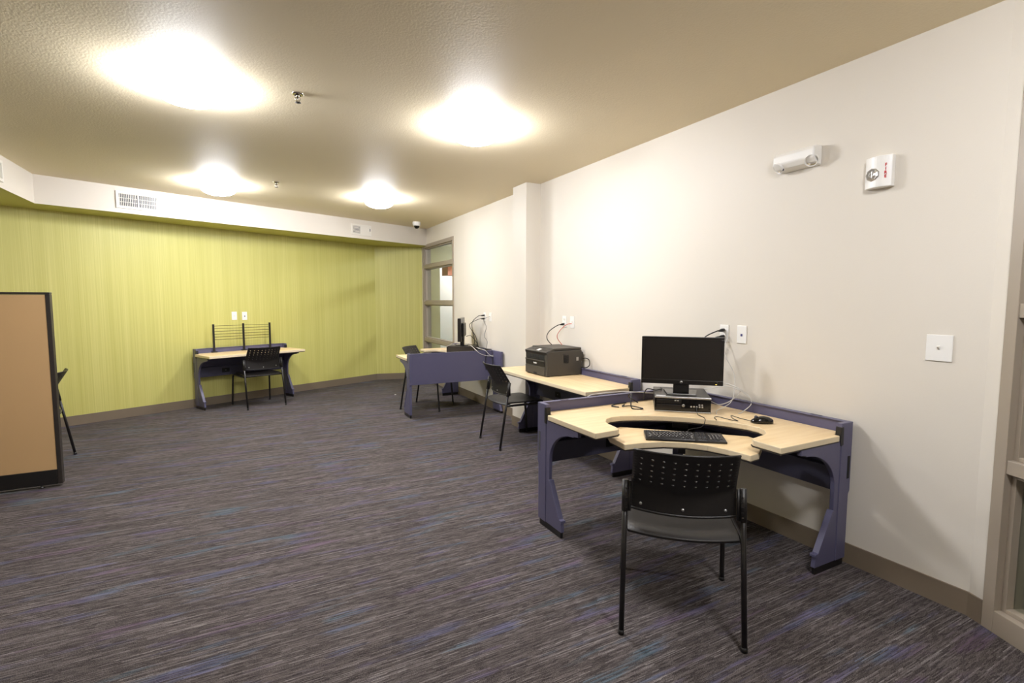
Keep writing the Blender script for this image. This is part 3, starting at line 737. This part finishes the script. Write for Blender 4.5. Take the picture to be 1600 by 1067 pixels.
def make_monitor(label, loc, rz):
    """screen faces local -Y; origin at base underside"""
    t = thing('computer_monitor', label, 'monitor', loc, rz, 'black flat monitors'); a = 0.259; z0, z1 = 0.062, 0.378
    box('monitor_shell', 'bezel', (-a, a, -0.028, 0.012, z0, z1), t, 0.006, seg=3)
    box('rear_housing', 'black', (-0.16, 0.16, 0.012, 0.042, z0+0.06, z1-0.07), t, 0.012, seg=3)
    bm = bmesh.new()
    b0, b1, c0, c1 = a, a-0.018, z0+0.030, z1-0.016
    for q_ in ((-b0, b0, c1, z1), (-b0, b0, z0, c0), (-b0, -b1, c0, c1), (b1, b0, c0, c1)): bx(bm, q_[0], q_[1], -0.034, -0.026, q_[2], q_[3])
    obj('bezel', bm, 'bezel', t, 0.002)
    box('screen', 'screen', (-b1, b1, -0.031, -0.027, c0, c1), t, 0)
    box('bezel_line', 'printer', (-a+0.005, a-0.005, -0.0348, -0.033, z0+0.027, z0+0.029), t, 0)
    mt = Matrix.Translation((0, -0.034, z0+0.015)) @ Matrix.Rotation(PI/2, 4, 'X')
    bm = bmesh.new(); lathe(bm, [(0.0095, 0), (0.009, 0.0015), (0, 0.002)], 20, mt); lg = obj('logo', bm, 'silver', t)
    text_obj('logo_letters', 'hp', 0.012, 'gloss_black', lg, (0, -0.0364, z0+0.0165), (PI/2, 0, 0), shear=0.3)
    text_obj('model_mark', 'hp', 0.006, 'silver', t, (a-0.037, -0.0348, z0+0.021), (PI/2, 0, 0))
    box('power_light', 'led', (a-0.048, a-0.038, -0.0352, -0.0335, z0+0.006, z0+0.0105), t, 0.0005)
    box('neck', 'bezel', (-0.05, 0.05, 0.012, 0.03, 0.008, z0+0.10), t, 0.004)
    box('neck_front', 'bezel', (-0.05, 0.05, -0.022, 0.012, 0.008, z0+0.002), t, 0.002)
    bm = bmesh.new(); prism(bm, [(-0.092, -0.085), (0.092, -0.085), (0.11, 0.09), (-0.11, 0.09)], 0.0, 0.009); o = obj('stand_base', bm, 'gloss_black', t, 0.003)
    box('base_edge', 'silver', (-0.091, 0.091, -0.0875, -0.085, 0.001, 0.007), o, 0.001)
    return t
eW = Vector((0.743, -0.669, 0)); gD = Vector((0.669, 0.743, 0)); AZ = math.atan2(-0.669, 0.743)
pcc = Vector((2.461, 2.312, 0)) + gD*0.19
pc1 = make_pc('black desktop computer lying flat under the monitor on the front corner desk', (pcc.x, pcc.y, ZS), AZ)
mc = pcc - gD*0.03 + eW*0.0
mon1 = make_monitor('black flat monitor facing us on the front corner desk', (mc.x, mc.y, ZS+0.101), AZ)
mon1.rotation_euler[2] = AZ - 0.03
F2 = math.atan2(-0.62, -0.785)      # far pair turned towards the far chair
F2 = math.atan2(0.83, 0.55) + PI - PI
def az_from_front(fx, fy): return math.atan2(fy, fx)+PI/2
A2 = az_from_front(-0.84, 0.54)
pc2 = make_pc('black desktop computer on the far corner desk, cables behind it', (2.655, 6.50, ZS), A2)
mon2 = make_monitor('black monitor seen edge-on from behind on the far corner desk', (2.66, 6.53, ZS+0.101), A2)
mon2.rotation_euler[2] = az_from_front(-0.88, 0.47)

# keyboard
kz = TZ
kc = Vector((2.180, 2.030, 0)); KA = math.radians(-38)
kb = thing('computer_keyboard', 'black keyboard with shiny keys on the pull-out tray', 'keyboard', (kc.x, kc.y, kz), KA); kb.scale = (0.96, 0.96, 0.96)
bm = bmesh.new(); prism(bm, [(-0.078, 0.0), (-0.078, 0.012), (0.078, 0.024), (0.078, 0.004)], -0.226, 0.226, fn=lambda y, z, x: (x, y, z)); obj('keyboard_base', bm, 'bezel', kb, 0.003)
kw, kd, gap = 0.0165, 0.0165, 0.019
kmesh = {}
def key(x, y, wk, leg=''):
    z = 0.012+(y+0.078)*0.012/0.156
    key_ = round(wk, 4)
    if key_ not in kmesh:
        bm = bmesh.new(); a, b = wk/2, kd/2
        v = [bm.verts.new(p_) for p_ in ((-a, -b, 0), (a, -b, 0), (a, b, 0), (-a, b, 0), (-a+.0025, -b+.002, .007), (a-.0025, -b+.002, .007), (a-.0025, b-.0035, .0075), (-a+.0025, b-.0035, .0075))]
        for f in ((4, 5, 6, 7), (0, 1, 5, 4), (1, 2, 6, 5), (2, 3, 7, 6), (3, 0, 4, 7)): bm.faces.new([v[i] for i in f])
        me = bpy.data.meshes.new('key'); bmesh.ops.recalc_face_normals(bm, faces=bm.faces); bm.to_mesh(me); bm.free(); me.materials.append(M['key']); kmesh[key_] = me
    o = bpy.data.objects.new('key', kmesh[key_]); COL.objects.link(o); o.parent = kb; o.location = (x, y, z-0.0005)
    if leg.strip():
        text_obj('legend', leg, 0.0088 if len(leg) == 1 else 0.0052, 'white', o, (-0.001, 0.0005, 0.0077), (0.035, 0, 0), ext=0.0001, bold=0.0003)
X0 = -0.213
rows = [(-0.052, [1.5, 1.25, 1.25, 6.0, 1.25, 1.25, 1.5]), (-0.033, [2.25]+[1]*10+[2.0]), (-0.014, [1.75]+[1]*11+[1.5]),
        (0.005, [1.5]+[1]*12+[1]), (0.024, [1]*13+[1.5]), (0.052, [1]*13+[1])]
caps = [['Ctrl', '', 'Alt', ' ', 'Alt', '', 'Ctrl'], ['Shift']+list('ZXCVBNM,./')+['Shift'], ['Caps']+list("ASDFGHJKL;'")+['Enter'],
        ['Tab']+list('QWERTYUIOP[]')+['\\'], list('`1234567890-=')+['Back'], ['Esc']+['F%d' % q_ for q_ in range(1, 13)]+['']]
for (y, ws), cps in zip(rows, caps):
    x = X0
    for wu, cap in zip(ws, cps): key(x+wu*gap/2, y, wu*gap-0.0025, cap); x += wu*gap
for y, xs in ((-0.052, (0, 1, 2)), (-0.033, (1,)), (0.005, (0, 1, 2)), (0.024, (0, 1, 2)), (0.052, (0, 1, 2))):
    for i in xs: key(0.078+i*gap, y, kw)
for y, n_ in ((-0.052, 3), (-0.033, 4), (-0.014, 3), (0.005, 4), (0.024, 4)):
    for i in range(n_): key(0.1425+i*gap, y, kw, {-0.052: '0. ', -0.033: '123 ', -0.014: '456', 0.005: '789+', 0.024: ' /*-'}[y][i])
text_obj('logo_letters', 'hp', 0.010, 'silver', kb, (-0.005, -0.070, 0.0132), (0.077, 0, 0), ext=0.0003)
# mouse
t = thing('computer_mouse', 'black computer mouse on the right arm of the corner desk', 'mouse', (2.665, 1.893, ZS), math.radians(55)); t.scale = (1.1, 1.1, 1.1)
bm = bmesh.new(); NS = 12; g = []
for j in range(NS+1):
    v = j/NS; y = -0.056+0.112*v; wd_ = 0.031*math.sqrt(max(0.02, 1-(2*v-1)**2*0.93))*(1-0.08*math.sin(PI*v)**4); hh = 0.036*math.sin(PI*(0.08+0.84*v)**0.85)**0.7
    g.append([bm.verts.new((wd_*math.cos(PI*i/10), y, 0.002+hh*math.sin(PI*i/10)**0.7)) for i in range(11)])
for j in range(NS):
    for i in range(10): bm.faces.new((g[j][i], g[j][i+1], g[j+1][i+1], g[j+1][i])).smooth = True
    bm.faces.new((g[j][0], g[j+1][0], g[j+1][10], g[j][10]))
bm.faces.new(g[0]); bm.faces.new(g[-1]); obj('mouse_shell', bm, 'gloss_black', t)
bm = bmesh.new(); mt = Matrix.Translation((0, 0.030, 0.030)) @ Matrix.Rotation(PI/2, 4, 'Y'); lathe(bm, [(0, -0.003), (0.010, -0.003), (0.010, 0.003), (0, 0.003)], 16, mt); obj('scroll_wheel', bm, 'grey_insert', t)

# ---------------------------------------------------------------- printer (front faces local +Y = room side)
t = thing('laser_printer', 'dark grey laser printer on the long desk by the wall', 'printer', (2.475, 4.19, ZS), PI/2)
# local: x along wall (world +Y), y -> world -X ; body spans y -0.41..0
b = 0.203
def pfn(y, z, x): return (x, y, z)
bm = bmesh.new(); prism(bm, [(-0.40, 0.004), (-0.40, 0.245), (-0.02, 0.245), (0.0, 0.222), (0.0, 0.004)], -b, b, fn=pfn); obj('printer_body', bm, 'printer', t, 0.010, 3)
box('scanner_lid', 'printer', (-b+0.004, b-0.004, -0.395, -0.075, 0.247, 0.268), t, 0.006, seg=3)
bm = bmesh.new(); prism(bm, [(-0.085, 0.258), (-0.085, 0.240), (0.004, 0.205), (0.010, 0.232), (-0.07, 0.258)], -b+0.003, b-0.003, fn=pfn); cpn = obj('control_panel', bm, 'printer_dark', t, 0.004)
def onp(u): return (-0.07+0.08*u, 0.2585-0.0262*u)
ang = -math.atan2(0.040, 0.08)
def pnl(nm, x0, x1, u0, u1, m_):
    bm = bmesh.new(); (ya, za), (yb, zb) = onp(u0), onp(u1)
    prism(bm, [(ya, za-0.001), (yb, zb-0.001), (yb, zb+0.0015), (ya, za+0.0015)], x0, x1, fn=pfn); return obj(nm, bm, m_, cpn)
pnl('display', -0.035, 0.015, 0.25, 0.7, 'white_metal')
for k_ in range(4): pnl('button', -0.06-0.026*k_, -0.045-0.026*k_, 0.3, 0.6, 'printer')
for k_ in range(3): pnl('button', 0.035+0.03*k_, 0.052+0.03*k_, 0.35, 0.55, 'printer')
box('output_slot', 'void', (-b+0.045, b-0.022, -0.002, 0.0015, 0.155, 0.204), t, 0)
bm = bmesh.new()
for x in (-0.10, -0.05, 0.0, 0.05, 0.10): bx(bm, x-0.002, x+0.002, 0.001, 0.003, 0.158, 0.19)
bx(bm, -b+0.045, b-0.022, 0.001, 0.004, 0.155, 0.162); obj('output_ribs', bm, 'printer_dark', t)
bm = bmesh.new(); bx(bm, -b+0.035, b-0.012, 0.0, 0.006, 0.095, 0.150); fd = obj('front_cover', bm, 'printer_dark', t, 0.002)
box('cover_lip', 'printer', (-b+0.035, b-0.012, 0.006, 0.012, 0.140, 0.150), fd, 0.002)
box('paper_tray', 'printer', (-b+0.03, b-0.01, 0.0, 0.007, 0.010, 0.088), t, 0.003)
box('tray_handle', 'void', (-0.03, 0.03, 0.0065, 0.008, 0.010, 0.030), t, 0)
text_obj('brand_letters', 'brother', 0.020, 'white', t, (0.0, 0.0072, 0.118), FACEY, bold=0.0008, label='pale maker name on the front cover')
box('side_vent', 'void', (-b-0.0012, -b+0.001, -0.245, -0.185, 0.125, 0.20), t, 0)
bm = bmesh.new()
for k_ in range(9): bx(bm, -b-0.003, -b, -0.243, -0.187, 0.129+0.008*k_, 0.132+0.008*k_)
obj('vent_louvres', bm, 'printer_dark', t)
box('side_latch', 'printer_dark', (-b-0.003, -b, -0.205, -0.175, 0.205, 0.215), t, 0.001)
box('side_sticker', 'silver', (-b-0.0012, -b+0.0005, -0.36, -0.335, 0.14, 0.175), t, 0)
box('rear_hump', 'printer', (-b+0.01, b-0.01, -0.425, -0.39, 0.13, 0.225), t, 0.012, seg=3)
bm = bmesh.new()
for x in (-0.17, 0.17):
    for y in (-0.37, -0.03): bx(bm, x-0.015, x+0.015, y-0.015, y+0.015, 0, 0.006)
obj('feet', bm, 'black', t)

# ---------------------------------------------------------------- cords and cables
def cord(name, label, pts, r, m, cat='cable', group=None, plug=None, sub=8):
    bm = bmesh.new(); P0 = Vector(pts[0])
    tube(bm, [Vector(p_)-P0 for p_ in pts], r, 6, sub)
    if plug:
        t_ = thing(name, label, cat, P0, 0, group); obj('cord', bm, m, t_)
        bm = bmesh.new(); q_ = Vector((-1, 0, -0.12))
        tube(bm, [Vector((0.002, 0, 0))*1, q_*0.018, q_*0.03, q_*0.052], [0.011, 0.012, 0.010, 0.0045], 10); obj('plug', bm, plug, t_)
        return t_
    o = obj(name, bm, m); o.location = P0; return tag(o, label, cat, group)
xw = W-0.010
cord('power_cord', 'upper black power cord plugged in behind the front monitor', [(xw, 2.385, 1.256), (xw-0.06, 2.40, 1.245), (2.82, 2.48, 1.19), (2.83, 2.58, 1.05), (2.80, 2.62, 0.90), (2.77, 2.60, 0.846)], 0.0042, 'black_cable', 'power cord', 'power cords', 'black')
cord('power_cord', 'lower black power cord plugged in behind the front monitor', [(xw, 2.385, 1.212), (xw-0.06, 2.41, 1.20), (2.81, 2.50, 1.13), (2.84, 2.60, 0.98), (2.83, 2.66, 0.85), (2.80, 2.68, ZS+0.006)], 0.0042, 'black_cable', 'power cord', 'power cords', 'black')
cord('network_cable', 'thin white cable looping down from wall behind the front monitor to desk', [(xw, 2.36, 1.20), (2.86, 2.33, 1.10), (2.88, 2.27, 0.98), (2.86, 2.24, 0.88), (2.80, 2.22, 0.79), (2.70, 2.24, ZS+0.005), (2.60, 2.16, ZS+0.005)], 0.0026, 'white_cable', 'cable', 'white network cables')
for k_, (pts, lab) in enumerate([
    ([(2.79, 2.60, 0.80), (2.85, 2.45, 0.84), (2.86, 2.30, 0.88), (2.85, 2.18, 0.865), (2.86, 2.12, 0.83)], 'white cable arching right of the front computer'),
    ([(2.80, 2.55, 0.79), (2.84, 2.42, 0.76), (2.82, 2.32, 0.755), (2.84, 2.24, 0.80), (2.86, 2.20, 0.87), (2.86, 2.30, 0.90)], 'white cable in a low loop right of the front computer'),
    ([(2.86, 2.34, 0.90), (2.87, 2.24, 0.885), (2.87, 2.14, 0.84), (2.87, 2.12, 0.79), (2.80, 2.13, ZS+0.005), (2.74, 2.11, ZS+0.005)], 'white cable hanging over the rail to the desktop by the mouse')]):
    cord('network_cable', lab, pts, 0.0028, 'white_cable', 'cable', 'white network cables')
t_ = cord('network_cable', 'white cable crossing over the left rail behind the front computer', [(2.62, 2.68, 0.79), (2.50, 2.71, 0.80), (2.36, 2.75, 0.812), (2.20, 2.79, 0.808), (2.08, 2.81, 0.79), (2.02, 2.81, 0.70)], 0.003, 'white_cable', 'cable', 'white network cables')
cord('power_cord', 'tangled black cord beside the left flank of the front computer', [(2.40, 2.66, ZS+0.008), (2.30, 2.64, 0.80), (2.27, 2.58, 0.83), (2.24, 2.54, ZS+0.008), (2.30, 2.50, ZS+0.006), (2.27, 2.58, ZS+0.012), (2.23, 2.62, ZS+0.006), (2.28, 2.66, ZS+0.006)], 0.0042, 'black_cable', 'power cord', 'power cords')
cord('power_cord', 'short black cord lying on desktop left of the front computer', [(2.33, 2.70, ZS+0.006), (2.24, 2.70, ZS+0.006), (2.17, 2.66, ZS+0.006), (2.19, 2.61, ZS+0.006)], 0.004, 'black_cable', 'power cord', 'power cords')
cord('video_cable', 'black cable lying across the top of the front computer, left of the stand', [(2.45, 2.66, ZS+0.03), (2.44, 2.62, ZS+0.106), (2.47, 2.56, ZS+0.107), (2.54, 2.58, ZS+0.108), (2.57, 2.62, ZS+0.107)], 0.004, 'black_cable', 'cable')
# keyboard lead and mouse lead
def fp(x, z): q_ = pcc + eW*x - gD*0.1935; return (q_.x, q_.y, ZS+z)
cord('keyboard_cord', 'thin black cord from the front computer down to the keyboard', [fp(0.085, 0.041), tuple(Vector(fp(0.085, 0.02))-gD*0.025), tuple(Vector(fp(0.09, 0.004))-gD*0.055), (2.458, 2.135, ZS+0.004), (2.44, 2.11, ZS-0.01), (2.40, 2.10, 0.70), (2.35, 2.12, 0.69), (2.30, 2.11, 0.69), (2.262, 2.075, 0.69)], 0.0022, 'black_cable')
cord('mouse_cord', 'thin black mouse cord zigzagging on the desktop', [(2.618, 1.928, ZS+0.010), (2.645, 2.02, ZS+0.003), (2.66, 2.10, ZS+0.003), (2.60, 2.04, ZS+0.003), (2.575, 1.985, ZS+0.003), (2.56, 2.03, ZS+0.003), (2.56, 2.12, ZS+0.003), (2.52, 2.11, ZS+0.003), (2.48, 2.06, ZS+0.003)], 0.0020, 'black_cable')
# printer
cord('power_cord', 'black power cord rising from the printer to the wall outlet', [(xw, 4.36, 1.215), (xw-0.07, 4.38, 1.20), (2.78, 4.45, 1.13), (2.78, 4.47, 1.05), (2.86, 4.42, 0.95), (2.895, 4.36, 0.87)], 0.0045, 'black_cable', 'power cord', 'power cords', 'black')
cord('network_cable', 'red cable rising from the printer to the white data plate', [(xw, 4.22, 1.225), (xw-0.05, 4.24, 1.215), (2.82, 4.30, 1.15), (2.81, 4.33, 1.08), (2.87, 4.30, 0.98), (2.90, 4.26, 0.88)], 0.0032, 'red_cable', 'cable')
cord('power_cord', 'black cord looped on the rail at the near side of the printer', [(2.895, 4.06, 0.86), (2.90, 3.98, 0.90), (2.895, 3.90, 0.89), (2.885, 3.88, 0.84), (2.885, 3.95, ZR+0.007), (2.885, 4.05, ZR+0.007)], 0.0045, 'black_cable', 'power cord', 'power cords')
# far desk
cord('power_cord', 'left black cord looping down from the far outlet', [(xw, 6.33, 1.256), (xw-0.07, 6.37, 1.245), (2.80, 6.50, 1.15), (2.80, 6.48, 1.02), (2.80, 6.42, 0.92), (2.80, 6.44, ZR+0.006)], 0.0045, 'black_cable', 'power cord', 'power cords', 'black')
cord('power_cord', 'right black cord looping down from the far outlet', [(xw, 6.33, 1.212), (xw-0.06, 6.36, 1.205), (2.76, 6.50, 1.12), (2.80, 6.40, 0.98), (2.80, 6.33, 0.90), (2.82, 6.30, ZS+0.006)], 0.0045, 'black_cable', 'power cord', 'power cords', 'black')
cord('network_cable', 'thin grey cable looping right of the black cords above the far desk', [(xw, 6.15, 1.245), (2.85, 6.22, 1.20), (2.86, 6.16, 1.10), (2.85, 6.20, 0.98), (2.86, 6.13, 0.90), (2.84, 6.16, ZS+0.006)], 0.003, 'grey_insert', 'cable')
cord('video_cable', 'black cable arching from the back of the far monitor', [(2.71, 6.50, 0.96), (2.76, 6.46, 0.97), (2.80, 6.38, 0.90), (2.81, 6.33, 0.85), (2.82, 6.28, ZS+0.01)], 0.0045, 'black_cable')
cord('power_cord', 'bunched black cord on the far desk corner by the wall', [(2.78, 6.36, ZS+0.01), (2.82, 6.24, 0.81), (2.84, 6.12, 0.815), (2.80, 6.05, 0.82), (2.86, 6.0, 0.815), (2.83, 6.16, 0.80), (2.76, 6.22, 0.79), (2.80, 6.30, 0.80)], 0.005, 'black_cable', 'power cord', 'power cords')
cord('network_cable', 'long white cable draped over the far desk back panel', [(2.70, 6.42, 0.852), (2.66, 6.20, 0.85), (2.63, 5.972, 0.812), (2.68, 5.965, 0.77), (2.78, 5.965, 0.735), (2.86, 5.965, 0.735), (2.90, 5.97, 0.76)], 0.0042, 'white_cable', 'cable', 'white network cables')
cord('network_cable', 'second white cable hanging over the far desk back panel', [(2.78, 6.34, 0.82), (2.74, 6.12, 0.82), (2.755, 5.97, 0.808), (2.80, 5.963, 0.76), (2.86, 5.960, 0.722), (2.905, 5.965, 0.745)], 0.0042, 'white_cable', 'cable', 'white network cables')
cord('power_cord', 'black cord dangling down the far desk back panel', [(2.80, 6.05, 0.81), (2.775, 5.972, 0.806), (2.765, 5.966, 0.72), (2.76, 5.966, 0.62), (2.765, 5.966, 0.55)], 0.005, 'black_cable', 'power cord', 'power cords')

# ---------------------------------------------------------------- scrap on the carpet
bm = bmesh.new(); prism(bm, [(-0.014, -0.008), (0.010, -0.012), (0.016, 0.004), (0.002, 0.013), (-0.012, 0.006)], 0.0005, 0.004)
o = obj('paper_scrap', bm, 'white'); o.location = (2.005, 7.665, 0); tag(o, 'tiny white paper scrap on the carpet left of the far corner desk', 'paper')
